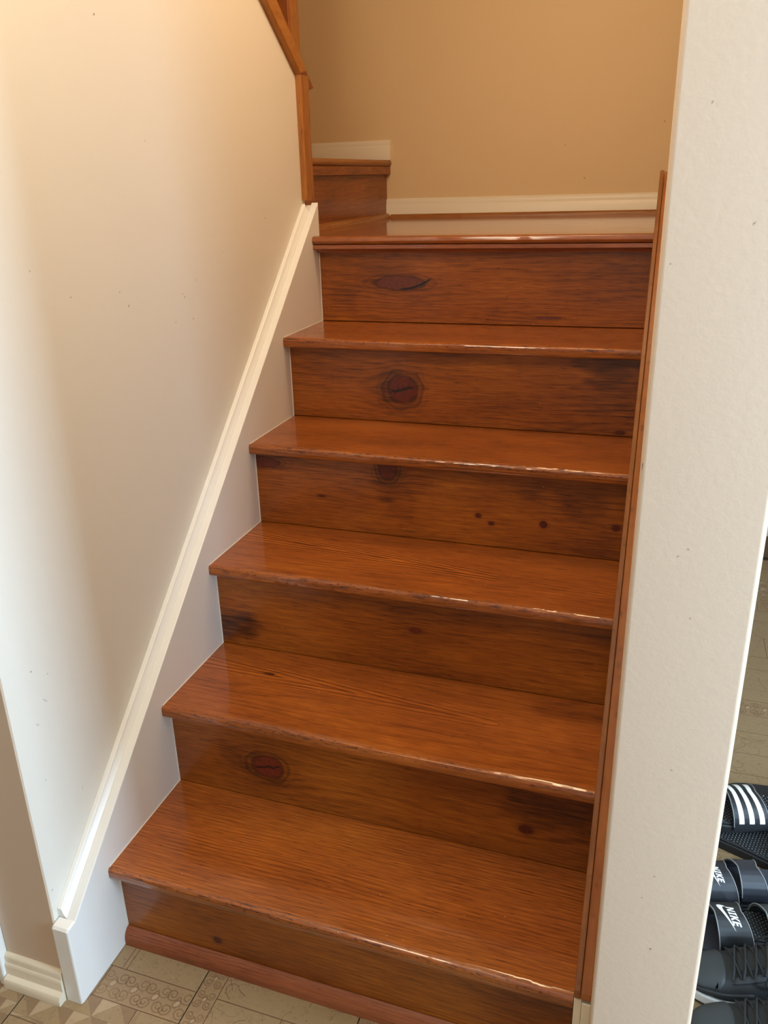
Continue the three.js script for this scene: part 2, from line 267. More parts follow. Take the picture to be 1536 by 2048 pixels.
  const rest = metric(mergeGeometries([new THREE.BoxGeometry(ROOM.x1 - ROOM.x0, 0.0034, ROOM.z1 - 0.852).translate((ROOM.x0 + ROOM.x1) / 2, -0.0017, (ROOM.z1 + 0.852) / 2)]));
  part('vinyl_sheet', rest, M.subfloor, floor);
}
// left knee wall: its top slopes up towards the hall beside the returning upper flight
struct('wall_left', slabZY([[CORNER - 0.004, 0], [CORNER - 0.004, 2.635], [WALLEND, 1.6345], [WALLEND, 0]], -0.165, WALLX, 0.0015), M.leftWall);
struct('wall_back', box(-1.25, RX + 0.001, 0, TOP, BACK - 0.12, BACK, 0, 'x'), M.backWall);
{ // right wall: a free end with rounded corner beads; thick partition between stairs and side room
  const s = new THREE.Shape(), r = 0.0055, r2 = 0.006, zb = ROOM.zr, x0 = RX, x1 = RX2, zf = FRONT;
  s.moveTo(x0, -zb); s.lineTo(x0, -zf + r); s.absarc(x0 + r, -zf + r, r, Math.PI, 1.5 * Math.PI, false); s.lineTo(x1 - r2, -zf); s.absarc(x1 - r2, -zf + r2, r2, 1.5 * Math.PI, 2 * Math.PI, false); s.lineTo(x1, -zb); s.closePath();
  const g = new THREE.ExtrudeGeometry(s, { depth: TOP, bevelEnabled: false, curveSegments: 10 }); g.rotateX(-Math.PI / 2);
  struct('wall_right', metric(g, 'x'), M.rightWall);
}
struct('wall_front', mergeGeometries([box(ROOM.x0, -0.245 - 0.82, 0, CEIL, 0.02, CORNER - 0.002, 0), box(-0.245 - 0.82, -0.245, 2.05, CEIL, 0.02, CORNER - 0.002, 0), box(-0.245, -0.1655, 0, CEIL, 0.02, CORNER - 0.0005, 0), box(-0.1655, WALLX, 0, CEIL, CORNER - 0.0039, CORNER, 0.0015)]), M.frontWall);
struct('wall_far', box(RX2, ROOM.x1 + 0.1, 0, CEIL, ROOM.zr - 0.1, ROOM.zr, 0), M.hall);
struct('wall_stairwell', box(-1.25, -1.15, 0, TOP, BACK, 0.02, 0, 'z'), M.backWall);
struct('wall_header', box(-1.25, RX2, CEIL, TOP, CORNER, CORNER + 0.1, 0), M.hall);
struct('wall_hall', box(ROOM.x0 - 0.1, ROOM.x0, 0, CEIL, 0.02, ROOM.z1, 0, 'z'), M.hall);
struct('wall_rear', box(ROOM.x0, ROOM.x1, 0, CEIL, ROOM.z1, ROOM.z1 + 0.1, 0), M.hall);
{ const x = ROOM.x1, [A, B] = WINDOWS, { y0, y1 } = A;
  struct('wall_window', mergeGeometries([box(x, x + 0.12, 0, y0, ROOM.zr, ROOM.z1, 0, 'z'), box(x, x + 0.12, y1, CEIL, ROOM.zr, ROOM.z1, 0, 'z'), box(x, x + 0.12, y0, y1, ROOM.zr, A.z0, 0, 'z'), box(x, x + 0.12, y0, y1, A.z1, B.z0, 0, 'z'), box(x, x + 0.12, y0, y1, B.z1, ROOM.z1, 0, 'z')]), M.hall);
  WINDOWS.forEach(({ z0, z1 }, i) => {
    const w = structGroup('window_' + (i + 1)), n = (y0 + y1) / 2;
    for (const b of [[y0, y1, z0, z0 + 0.05], [y0, y1, z1 - 0.05, z1], [y0, y0 + 0.05, z0 + 0.05, z1 - 0.05], [y1 - 0.05, y1, z0 + 0.05, z1 - 0.05], [n - 0.02, n + 0.02, z0 + 0.05, z1 - 0.05]]) part('window_frame', box(x + 0.03, x + 0.08, ...b, 0.004, 'z'), M.trimWhite, w);
    for (const [a, b] of [[y0 + 0.05, n - 0.02], [n + 0.02, y1 - 0.05]]) part('pane', box(x + 0.05, x + 0.056, a, b, z0 + 0.05, z1 - 0.05, 0, 'z'), M.glass, w);
  });
}
struct('ceiling', mergeGeometries([box(ROOM.x0, ROOM.x1, CEIL, CEIL + 0.1, CORNER + 0.1, ROOM.z1, 0), box(RX2, ROOM.x1, CEIL, CEIL + 0.1, ROOM.zr, CORNER + 0.1, 0), box(-1.25, RX2, TOP, TOP + 0.1, BACK - 0.12, CORNER + 0.1, 0), box(WALLX + 0.001, RX, 2.5, 2.6, -0.95, CORNER, 0)]), M.ceiling);

// ------------------------------------------------------------------ staircase
const stairs = thing('staircase', 'glossy orange-brown knotty pine staircase rising between two painted walls to an oak landing', 'staircase');
const riserGrain = [
  { s: 11, rings: 62, knots: [{ u: 0.2025, v: 0.0648, rx: 0.0085, ry: 0.0075, dark: 1.4, halo: 0.35 }], blotch: 0.9 },
  { s: 12, rings: 58, knots: [{ u: 0.215, v: 0.083, rx: 0.036, ry: 0.026, dark: 0.5, halo: 0.75, check: 1 }, { u: 0.737, v: 0.068, rx: 0.012, ry: 0.009, dark: 1.2, halo: 0.6 }], stains: [{ u: 0.79, v: 0.12, rx: 0.11, ry: 0.07, a: 0.34 }, { u: 0.14, v: 0.09, rx: 0.05, ry: 0.04, a: 0.2 }] },
  { s: 13, rings: 66, knots: [{ u: 0.462, v: 0.105, rx: 0.012, ry: 0.006, dark: 0.5, halo: 0.5 }], stains: [{ u: 0.045, v: 0.05, rx: 0.07, ry: 0.04, a: 0.42 }, { u: 0.0, v: 0.02, rx: 0.05, ry: 0.03, a: 0.3 }] },
  { s: 14, rings: 60, knots: [{ u: 0.333, v: 0.165, rx: 0.023, ry: 0.026, dark: 0.7, halo: 0.7 }, { u: 0.02, v: 0.155, rx: 0.045, ry: 0.013, dark: 0.5, halo: 0.5 }, { u: 0.5435, v: 0.072, rx: 0.007, ry: 0.006, dark: 1.3, halo: 0.4 }, { u: 0.573, v: 0.056, rx: 0.007, ry: 0.005, dark: 1.3, halo: 0.4 }, { u: 0.687, v: 0.066, rx: 0.008, ry: 0.008, dark: 1.5, halo: 0.4 }, { u: 0.838, v: 0.074, rx: 0.008, ry: 0.007, dark: 1.3, halo: 0.4 }, { u: 0.166, v: 0.082, rx: 0.010, ry: 0.003, dark: 1.2, halo: 0.2 }], stains: [{ u: 0.35, v: 0.13, rx: 0.10, ry: 0.05, a: 0.26 }, { u: 0.36, v: 0.06, rx: 0.05, ry: 0.04, a: 0.18 }, { u: 0.66, v: 0.13, rx: 0.04, ry: 0.04, a: 0.2 }, { u: 0.76, v: 0.13, rx: 0.07, ry: 0.05, a: 0.22 }] },
  { s: 15, rings: 56, knots: [{ u: 0.299, v: 0.083, rx: 0.037, ry: 0.036, dark: 0.8, halo: 0.9, check: 1 }, { u: 0.823, v: 0.008, rx: 0.012, ry: 0.005, dark: 1.2, halo: 0.5 }], stains: [{ u: 0.80, v: 0.15, rx: 0.09, ry: 0.06, a: 0.34 }, { u: 0.25, v: 0.09, rx: 0.07, ry: 0.06, a: 0.18 }] },
  { s: 16, rings: 64, knots: [{ u: 0.226, v: 0.103, rx: 0.068, ry: 0.019, dark: 0.15, halo: 0.35, split: 1 }, { u: 0.62, v: 0.02, rx: 0.03, ry: 0.004, dark: 0.4, halo: 0.2 }], blotch: 0.8, pal: { ...PINE, knot: [104, 48, 40] }, stains: [{ u: 0.32, v: 0.14, rx: 0.07, ry: 0.03, a: -0.14 }, { u: 0.07, v: 0.07, rx: 0.05, ry: 0.05, a: 0.14 }] },
];
const treadGrain = [
  { s: 21, rings: 125, contrast: 1.35, blotch: 0.9, stains: [{ u: 0.35, v: 0.1, rx: 0.3, ry: 0.08, a: -0.1 }] },
  { s: 22, rings: 52, contrast: 0.9, blotch: 1, cathedral: { u: 0.62, v: 0.13, w: 0.04, k: 90, b: 5, tilt: 0.06, a: 0.4 }, knots: [{ u: 0.16, v: 0.10, rx: 0.012, ry: 0.004, dark: 0.6, halo: 0.3 }], stains: [{ u: 0.78, v: 0.06, rx: 0.1, ry: 0.03, a: 0.25 }] },
  { s: 23, rings: 50, contrast: 1.1, blotch: 0.7, cathedral: { u: 0.58, v: 0.155, w: 0.042, k: 105, b: 5.6, tilt: 0.11, a: 0.75 } },
  { s: 24, rings: 110, contrast: 1.25, blotch: 1 },
  { s: 25, rings: 100, contrast: 1.1, blotch: 0.8 },
];
const noseProfile = (front, back, top, t, rTop, rBot) => {    // clockwise seen from +x: back top, front over the nose, back beneath
  const p = [[back, top], [front - 0.03, top], [front - 0.016, top]]; const n = 6;
  for (let i = 0; i <= n; i++) { const a = i / n * Math.PI / 2; p.push([front - rTop + rTop * Math.sin(a), top - rTop + rTop * Math.cos(a)]); }
  for (let i = 0; i <= n; i++) { const a = i / n * Math.PI / 2; p.push([front - rBot + rBot * Math.cos(a), top - t + rBot - rBot * Math.sin(a)]); }
  p.push([front - 0.016, top - t], [back, top - t]); return p;
};
const T = 0.0235;
const endGrain = { ...PINE };
for (let i = 0; i < 6; i++) {
  const y0 = i ? TREAD[i - 1] + 0.0016 : 0.0004, y1 = TREAD[i] - T, z = RISER[i], h = y1 - y0;
  const tex = boardTexture(W, h, { specks: 22, ...riserGrain[i] }, 1024, 352);
  const g = new RoundedBoxGeometry(W - 0.002, h, 0.018, 1, 0.0008).translate(W / 2, (y0 + y1) / 2, z - 0.009);
  { const p = g.attributes.position, uv = g.attributes.uv; for (let q = 0; q < p.count; q++) uv.setXY(q, p.getX(q) / W, (p.getY(q) - y0) / h); }
  part('riser', g, gloss(tex, { roughness: 0.46, clearcoat: 0.6, clearcoatRoughness: 0.2 }), stairs);
}
for (let i = 0; i < 5; i++) {
  const tex = boardTexture(W, 0.34, { pal: PINE_TREAD, specks: 46, edge: NOSE[i] - RISER[i + 1] + 0.012, ...treadGrain[i] }, 1024, 576);
  const m = gloss(tex, { clearcoatRoughness: 0.11 });
  const wear = (z, y) => z > NOSE[i] - 0.008;
  part('tread', sweepX(noseProfile(NOSE[i], RISER[i + 1] - 0.012, TREAD[i], T, 0.0065, 0.005), 0.0005, W - 0.0005, { nx: 160, vlen: 0.34, wear: 0.0008, wearAt: wear, s0: i * 3.1 }), m, stairs);
}
{ // landing: round nosing, cove beneath it, narrow oak floorboards running across
  const nt = 0.021, top = TREAD[5];
  const m = gloss(boardTexture(W, 0.2, { s: 31, rings: 75, contrast: 0.7, pal: OAK }, 1024, 192), { clearcoatRoughness: 0.12 });
  part('nosing', sweepX(noseProfile(NOSE[5], RISER[5] - 0.03, top, nt, 0.0100, 0.0100), -0.012, W + 0.001, { nx: 60, vlen: 0.2, wear: 0.0003, wearAt: z => z > NOSE[5] - 0.01 }), m, stairs);
  const cp = [[RISER[5] + 0.001, top - nt - 0.0005], [NOSE[5] - 0.004, top - nt - 0.0005], [NOSE[5] - 0.004, top - nt - 0.010]];
  for (let k = 1; k <= 6; k++) { const a = k / 6 * Math.PI / 2; cp.push([NOSE[5] - 0.004 - 0.006 - 0.024 * Math.sin(a) * 0.9, top - nt - 0.010 - 0.008 * (1 - Math.cos(a)) - 0.004]); }
  cp.push([RISER[5] + 0.001, top - nt - 0.024]);
  part('cove_moulding', sweepX(cp, -0.001, W, { nx: 30, vlen: 0.2 }), gloss(boardTexture(W, 0.2, { s: 33, rings: 90, pal: REDOAK, contrast: 0.6 }, 1024, 128)), stairs);
  const landing = new THREE.Group(); landing.name = 'landing'; stairs.add(landing);
  const bw = 0.0585, mats = [0, 1, 2].map(q => gloss(boardTexture(1.0, 0.08, { s: 51 + q, rings: 110, pal: OAK, contrast: 0.8 }, 1024, 96), { clearcoatRoughness: 0.1 }));
  for (let k = 0, z = RISER[5] - 0.031; z > BACK + 0.001; k++, z -= bw) {
    const z1 = Math.max(BACK + 0.0005, z - bw + 0.0009), g = box(-0.12, W + 0.016, top - 0.018, top, z1, z, 0.0012, 'x');
    const p = g.attributes.position, uv = g.attributes.uv; for (let q = 0; q < p.count; q++) uv.setXY(q, p.getX(q) + k * 0.37, (p.getZ(q) - z) / 0.08 + 1);
    part('floorboard', g, mats[k % 3], landing);
  }
  // the step up to the next flight, facing the right wall
  const x = -0.102, y2 = 1.461, zf = -1.2268, rm = gloss(boardTexture(1.0, 0.2, { s: 61, rings: 60, pal: OAK, contrast: 1.1, blotch: 1.2 }, 1024, 224), { roughness: 0.5, clearcoat: 0.4 });
  const rg = metric(new RoundedBoxGeometry(0.018, y2 - 0.022 - top, zf - BACK, 1, 0.001).translate(x - 0.009, (y2 - 0.022 + top) / 2, (zf + BACK) / 2), 'z');
  { const uv = rg.attributes.uv; for (let q = 0; q < uv.count; q++) uv.setXY(q, uv.getX(q), uv.getY(q) / 0.2); }
  part('riser', rg, rm, stairs);
  const turnX = new THREE.Matrix4().set(0, 0, 1, 0, 0, 1, 0, 0, -1, 0, 0, 0, 0, 0, 0, 1);   // profile forward -> +x
  const step = sweepX(noseProfile(x + 0.019, -1.1485, y2, 0.021, 0.009, 0.009), -zf, -BACK - 0.0005, { nx: 8, vlen: 0.4, ulen: 1 }); step.applyMatrix4(turnX);
  part('tread', step, M.oakTrim, stairs);
  const cov = sweepX([[x + 0.0005, y2 - 0.0215], [x + 0.015, y2 - 0.0215], [x + 0.015, y2 - 0.047], [x + 0.0005, y2 - 0.049]], -zf, -BACK - 0.0005, { vlen: 0.4, ulen: 1 }); cov.applyMatrix4(turnX);
  part('cove_moulding', cov, rm, stairs);
  const q = (cx, cy, r) => [[cx, cy], ...[0, 1, 2, 3, 4, 5, 6].map(k => [cx + r * Math.sin((1 - k / 6) * Math.PI / 2), cy + r * Math.cos((1 - k / 6) * Math.PI / 2)])];
  const sh = sweepX(q(x, top, 0.017), -zf, -BACK - 0.0005, { vlen: 0.4, ulen: 1 }); sh.applyMatrix4(turnX);
  part('shoe_moulding', sh, M.oakTrim, stairs);
  part('shoe_moulding', sweepX(q(BACK + 0.0005, top, 0.018), x + 0.017, RX - 0.001, { vlen: 0.4, ulen: 1 }), M.oakTrim, stairs, 'thin stained strip along the back of the landing');
  part('shoe_moulding', sweepX(q(BACK + 0.0005, y2, 0.011), -1.14, -0.13, { vlen: 0.4, ulen: 1 }), M.oakTrim, stairs);
  // reddish strip on the floor against the lowest riser
  const z = RISER[0], d = 0.017, hh = 0.036, sp = [[z, 0.0002], [z + d, 0.0002], [z + d, 0.012], [z + d * 0.93, 0.021], [z + d * 0.72, 0.028], [z + d * 0.38, 0.034], [z + 0.001, hh]];
  part('shoe_moulding', sweepX(sp, 0.0006, W, { nx: 4, vlen: 0.2 }), gloss(boardTexture(W, 0.2, { s: 71, rings: 150, pal: REDOAK, contrast: 1 }, 1024, 192), { roughness: 0.55, clearcoat: 0.25 }), stairs, 'paler reddish strip at the foot of the stairs');
}
{ // white board against the left wall: ledge, little moulding on the wall, blunt end block
  const slope = 0.9014, z0 = 0.1012, y0 = 0.1797, zEnd = WALLEND - 0.004, at = z => y0 + slope * (z0 - z), END = 0.1228;
  const below = z => at(z) - 0.30;
  const EB = 0.1188, body = [[EB, 0.0005], [EB, y0 + 0.0002], [z0, y0 + 0.0015], [zEnd, at(zEnd)], [zEnd, below(zEnd)], [z0 - 0.3, 0.0005]];
  const sb = new THREE.Group(); sb.name = 'stringer'; sb.userData.label = 'white painted stringer board along the left wall'; stairs.add(sb);
  part('board', slabZY(body, -0.019, 0, 0.002), M.trimWhite, sb);
  part('back_board', slabZY([[z0 - 0.002, 0.0005], [z0 - 0.002, at(z0) - 0.006], [zEnd, at(zEnd) - 0.006], [zEnd, below(zEnd)], [z0 - 0.3, 0.0005]], WALLX + 0.0004, -0.0192, 0.0015), M.trimWhite, sb);
  part('end_block', slabZY([[END, 0.0005], [END, y0 - 0.003], [END - 0.004, y0 + 0.001], [z0, y0 + 0.0025], [z0, 0.0005]], WALLX + 0.0004, -0.0002, 0.0035), M.trimWhite, sb);
  // small moulding: cross-section (x, height over the ledge) carried up the slope
  const cs = [[WALLX + 0.0004, -0.012], [WALLX + 0.0004, 0.015], [-0.0285, 0.015], [-0.0265, 0.0135], [-0.0255, 0.010], [-0.0215, 0.0045], [-0.0185, 0.001], [-0.0185, -0.004]], pos = [], idx = [];
  const zs = [z0 - 0.001, -1.1672];
  for (const z of zs) for (const [x, h] of cs) pos.push(x, at(z) + h * 1.35, z);
  const n = cs.length; for (let i = 0; i < n; i++) { const j = (i + 1) % n; idx.push(i, j, n + i, j, n + j, n + i); }
  for (let i = 1; i + 1 < n; i++) idx.push(0, i + 1, i, n, n + i, n + i + 1);
  const mg = new THREE.BufferGeometry(); mg.setAttribute('position', new THREE.Float32BufferAttribute(pos, 3)); mg.setIndex(idx); mg.computeVertexNormals();
  part('moulding', metric(toCreasedNormals(mg, 0.4), 'z'), M.trimWhite, sb);
  const bead = []; // thin paint bead where treads and risers meet the board
  for (let i = 0; i < 6; i++) { bead.push(box(-0.001, 0.0016, (i ? TREAD[i - 1] : 0.036), TREAD[i] - T, RISER[i], RISER[i] + 0.0014, 0.0006)); if (i < 5) bead.push(box(-0.001, 0.0016, TREAD[i] - 0.0002, TREAD[i] + 0.0012, RISER[i + 1], NOSE[i] - 0.006, 0.0006)); }
  part('caulk_bead', mergeGeometries(bead), M.caulk, sb);
}
{ // stained board against the right wall with a second strip behind it, standing on a short painted end
  const at = z => 0.2275 + 0.926 * (0.004 - z), zE = -1.262, low = z => at(z) - 0.3;
  const line = (dz, dy) => { const p = [[0.004, at(0.004) - 0.014], [0.004 - 0.004, at(0.004) - 0.002 + dy]]; p.push([zE + 0.02, at(zE + 0.02) + dy]); p.push([zE + 0.004, at(zE) - 0.002 + dy], [zE, at(zE) - 0.018 + dy]); p.push([zE, low(zE)], [-0.16, 0.19]); return p; };
  const wb = new THREE.Group(); wb.name = 'stringer_001'; wb.userData.label = 'stained wooden stringer board along the right wall'; stairs.add(wb);
  const lenMat = (s, pal) => gloss(boardTexture(1.8, 0.3, { s, rings: 60, pal, contrast: 0.7, blotch: 0.8 }, 1024, 192), { roughness: 0.5, clearcoat: 0.4, clearcoatRoughness: 0.25 });
  part('board', slabZY(line(0, 0), W + 0.0002, W + 0.0095, 0.0016), lenMat(81, { ...OAK, light: [152, 98, 50], mid: [122, 74, 36], dark: [82, 46, 20] }), wb);
  part('moulding', slabZY(line(0, -0.0035), W + 0.0098, RX - 0.0003, 0.0018), lenMat(82, { ...OAK, light: [166, 104, 46], mid: [140, 80, 32], dark: [92, 52, 20] }), wb);
  part('end_block', box(W + 0.0004, W + 0.0125, 0.0004, 0.209, -0.05, 0.001, 0.0025, 'y'), M.trimCream, wb, 'cream painted end under the stained board');
  part('end_block', box(W + 0.0127, RX - 0.0003, 0.0004, 0.206, -0.05, 0.004, 0.0015, 'y'), M.trimCream, wb);
}

// ------------------------------------------------------------------ trim of the rooms
const cast = (o) => o;
function baseboard(name, x0, x1, y, z, mat) {              // a board facing +z with a stepped top
  const p = [[z, y], [z + 0.012, y], [z + 0.012, y + 0.044], [z + 0.0105, y + 0.047], [z + 0.0085, y + 0.049], [z + 0.0085, y + 0.060], [z + 0.0065, y + 0.064], [z + 0.003, y + 0.067], [z, y + 0.067]];
  return struct(name, metric(sweepX(p, x0, x1), 'x'), mat);
}
baseboard('baseboard_back', -0.102, RX - 0.0005, 1.2625, BACK + 0.0005, M.trimCream);
baseboard('baseboard_upper', -1.15, -0.084, 1.4615, BACK + 0.0005, M.trimCream);
{ // foot of the narrow wall beside the door: baseboard, shoe, door casing
  const z = CORNER, b = baseboard('baseboard_front', -0.165, WALLX - 0.001, 0, z, M.trimFront);
  part('shoe_moulding', metric(sweepX([[z + 0.012, 0.0004], [z + 0.0245, 0.0004], [z + 0.0245, 0.016], [z + 0.0215, 0.0205], [z + 0.012, 0.0225]], -0.1635, WALLX - 0.001), 'x'), M.trimFront, b);
  const casing = structGroup('trim_1'), prof = [[-0.1655, z], [-0.1655, z + 0.017], [-0.168, z + 0.0185], [-0.178, z + 0.0185], [-0.182, z + 0.0135], [-0.19, z + 0.0125], [-0.194, z + 0.0145], [-0.2, z + 0.0145], [-0.206, z + 0.010], [-0.228, z + 0.0085], [-0.232, z + 0.011], [-0.242, z + 0.011], [-0.242, z]];
  const leg = (flipX) => { const s = new THREE.Shape(prof.map(([x, q]) => new THREE.Vector2(x, -q))); const g = new THREE.ExtrudeGeometry(s, { depth: 2.05, bevelEnabled: false }); g.rotateX(-Math.PI / 2); if (flipX) { g.applyMatrix4(new THREE.Matrix4().makeScale(-1, 1, 1).setPosition(-1.31, 0, 0)); flip(g); } return metric(g, 'y'); };
  part('casing', leg(false), M.trimWhite, casing); part('casing', leg(true), M.trimWhite, casing);
  part('casing', box(-1.145, -0.1655, 2.05, 2.125, z, z + 0.018, 0.003), M.trimWhite, casing);
  const door = structGroup('door_1');
  part('door_leaf', box(-1.062, -0.248, 0.008, 2.04, 0.05, 0.085, 0.002, 'y'), M.trimWhite, door);
  for (const [y0, y1] of [[0.2, 0.95], [1.1, 1.9]]) for (const x of [-0.95, -0.62]) part('door_panel', box(x, x + 0.26, y0, y1, 0.083, 0.091, 0.004, 'y'), M.trimWhite, door);
  part('door_knob', new THREE.SphereGeometry(0.028, 20, 14).translate(-0.99, 1.0, 0.13), M.metal, door);
  part('door_knob_stem', new THREE.CylinderGeometry(0.011, 0.011, 0.045, 12).rotateX(Math.PI / 2).translate(-0.99, 1.0, 0.107), M.metal, door);
}
struct('baseboard_far', box(RX2, ROOM.x1, 0, 0.085, ROOM.zr, ROOM.zr + 0.014, 0.003), new THREE.MeshStandardMaterial({ color: 0x5a3f28, roughness: 0.6 }));

{ // stained caps and post on the knee wall
  const t = thing('stair_railing', 'honey-stained wooden cap and corner post edging the sloping top of the left knee wall', 'railing', [0, 0, 0]);
  const L = (z, y, s, z2) => [z2, y + s * (z2 - z)];
  // lower cap follows the sloped wall top
  const capA = [[-1.166, 1.652], L(-0.9926, 1.7851, 0.77, 0.1), L(-1.0358, 1.7919, 0.86, 0.1), [-1.2075, 1.661]];
  part('cap', slabZY(capA, -0.178, -0.0185, 0.003), M.oakTrim, t);
  const capB = [[-1.2105, 1.657], L(-1.0358, 1.7925, 0.86, 0.1), L(-1.0356, 1.835, 0.89, 0.1), [-1.338, 1.634], [-1.302, 1.625]];
  part('rail', slabZY(capB, -0.135, -0.056, 0.004), gloss(boardTexture(1, 0.3, { s: 91, rings: 60, pal: { ...OAK, light: [150, 84, 36], mid: [120, 60, 24] } }, 512, 128), { roughness: 0.5, clearcoat: 0.3 }), t, 'darker upper rail ending past the corner');
  // rounded corner board wrapping the end of the wall
  const s = new THREE.Shape(), x1 = -0.0195, z0 = 1.2245, z1 = 1.1685; // shape in (x, -z)
  s.moveTo(-0.172, z0); s.lineTo(x1 - 0.012, z0); s.absarc(x1 - 0.012, z0 - 0.012, 0.012, Math.PI / 2, 0, true); s.lineTo(x1, 1.2005); s.lineTo(x1 - 0.004, 1.1985); s.lineTo(x1, 1.1965); s.lineTo(x1, z1 + 0.006); s.absarc(x1 - 0.006, z1 + 0.006, 0.006, 0, -Math.PI / 2, true); s.lineTo(WALLX + 0.0005, z1); s.lineTo(WALLX + 0.0005, 1.1885); s.lineTo(-0.172, 1.1885); s.closePath();
  const g = new THREE.ExtrudeGeometry(s, { depth: 1.650 - 1.352, bevelEnabled: false, curveSegments: 8 }); g.rotateX(-Math.PI / 2); g.translate(0, 1.352, 0);
  part('corner_post', metric(g, 'y'), M.oakTrim, t);
  const post = box(-0.162, -0.10, 1.4618, 2.75, -1.364, -1.304, 0.004, 'y');
  part('post', post, M.oakTrim, t);
  part('post_strip', box(-0.1615, -0.0985, 1.4618, 2.75, -1.3035, -1.292, 0.003, 'y'), gloss(boardTexture(1, 0.3, { s: 92, rings: 60, pal: { ...OAK, light: [168, 100, 50], mid: [140, 78, 36] } }, 512, 128), { roughness: 0.5, clearcoat: 0.3 }), t);
}

{ // added cabinet, unseen: keeps far window light off the wall beside the door
  const c = thing('added_cupboard', 'added tall pale wooden cabinet, unseen, blocking light from the far window', 'added_cupboard', [1.32, 0, 1.22]);
  const w = new THREE.MeshPhysicalMaterial({ color: 0xb9a78c, roughness: 0.5 });
  part('carcass', box(-0.18, 0.2, 0.06, 2.02, -0.45, 0.45, 0.004, 'y'), w, c); part('plinth', box(-0.16, 0.18, 0.0004, 0.06, -0.43, 0.43, 0.002), w, c); part('cornice', box(-0.21, 0.22, 2.02, 2.06, -0.47, 0.47, 0.008), w, c);
  for (const z of [-0.445, 0.004]) { const d = part('door', box(-0.2, -0.181, 0.08, 2.0, z, z + 0.441, 0.003, 'y'), w, c); part('handle', box(-0.225, -0.2, 0.98, 1.14, z < 0 ? -0.05 : 0.038, z < 0 ? -0.038 : 0.05, 0.004, 'y'), M.metal, d); }
}

// ------------------------------------------------------------------ lamps
function lamp(name, label, at, color, power, r) {
  const t = thing(name, label, 'lamp', at);
  const [x, y, z] = at;
  part('lamp_base', new THREE.CylinderGeometry(r * 0.95, r, 0.03, 40).translate(0, -0.015, 0), M.metal, t);
  const prof = []; for (let i = 0; i <= 12; i++) { const a = i / 12 * Math.PI / 2; prof.push(new THREE.Vector2(Math.max(0.0005, r * 0.92 * Math.cos(a)), -0.03 - r * 0.55 * Math.sin(a))); }
  part('lamp_shade', new THREE.LatheGeometry(prof, 40), new THREE.MeshStandardMaterial({ color: 0xfff4e2, roughness: 0.5, emissive: new THREE.Color(...color), emissiveIntensity: 1.2, side: THREE.DoubleSide }), t);
  const l = new THREE.PointLight(new THREE.Color(...color), power, 0, 2); l.name = name + '_light'; l.castShadow = true; l.shadow.radius = r * 45; l.position.set(0, -0.045 - r * 0.56 - 0.1, 0); t.add(l);
}
lamp('ceiling_lamp', 'round frosted dome lamp on the hall ceiling', [HALL_LAMP.at[0], CEIL, HALL_LAMP.at[2]], HALL_LAMP.color, HALL_LAMP.power, 0.22);
lamp('ceiling_lamp', 'round frosted dome lamp on the ceiling above the lower stairs', STAIR_LAMP.at, STAIR_LAMP.color, STAIR_LAMP.power, 0.15);
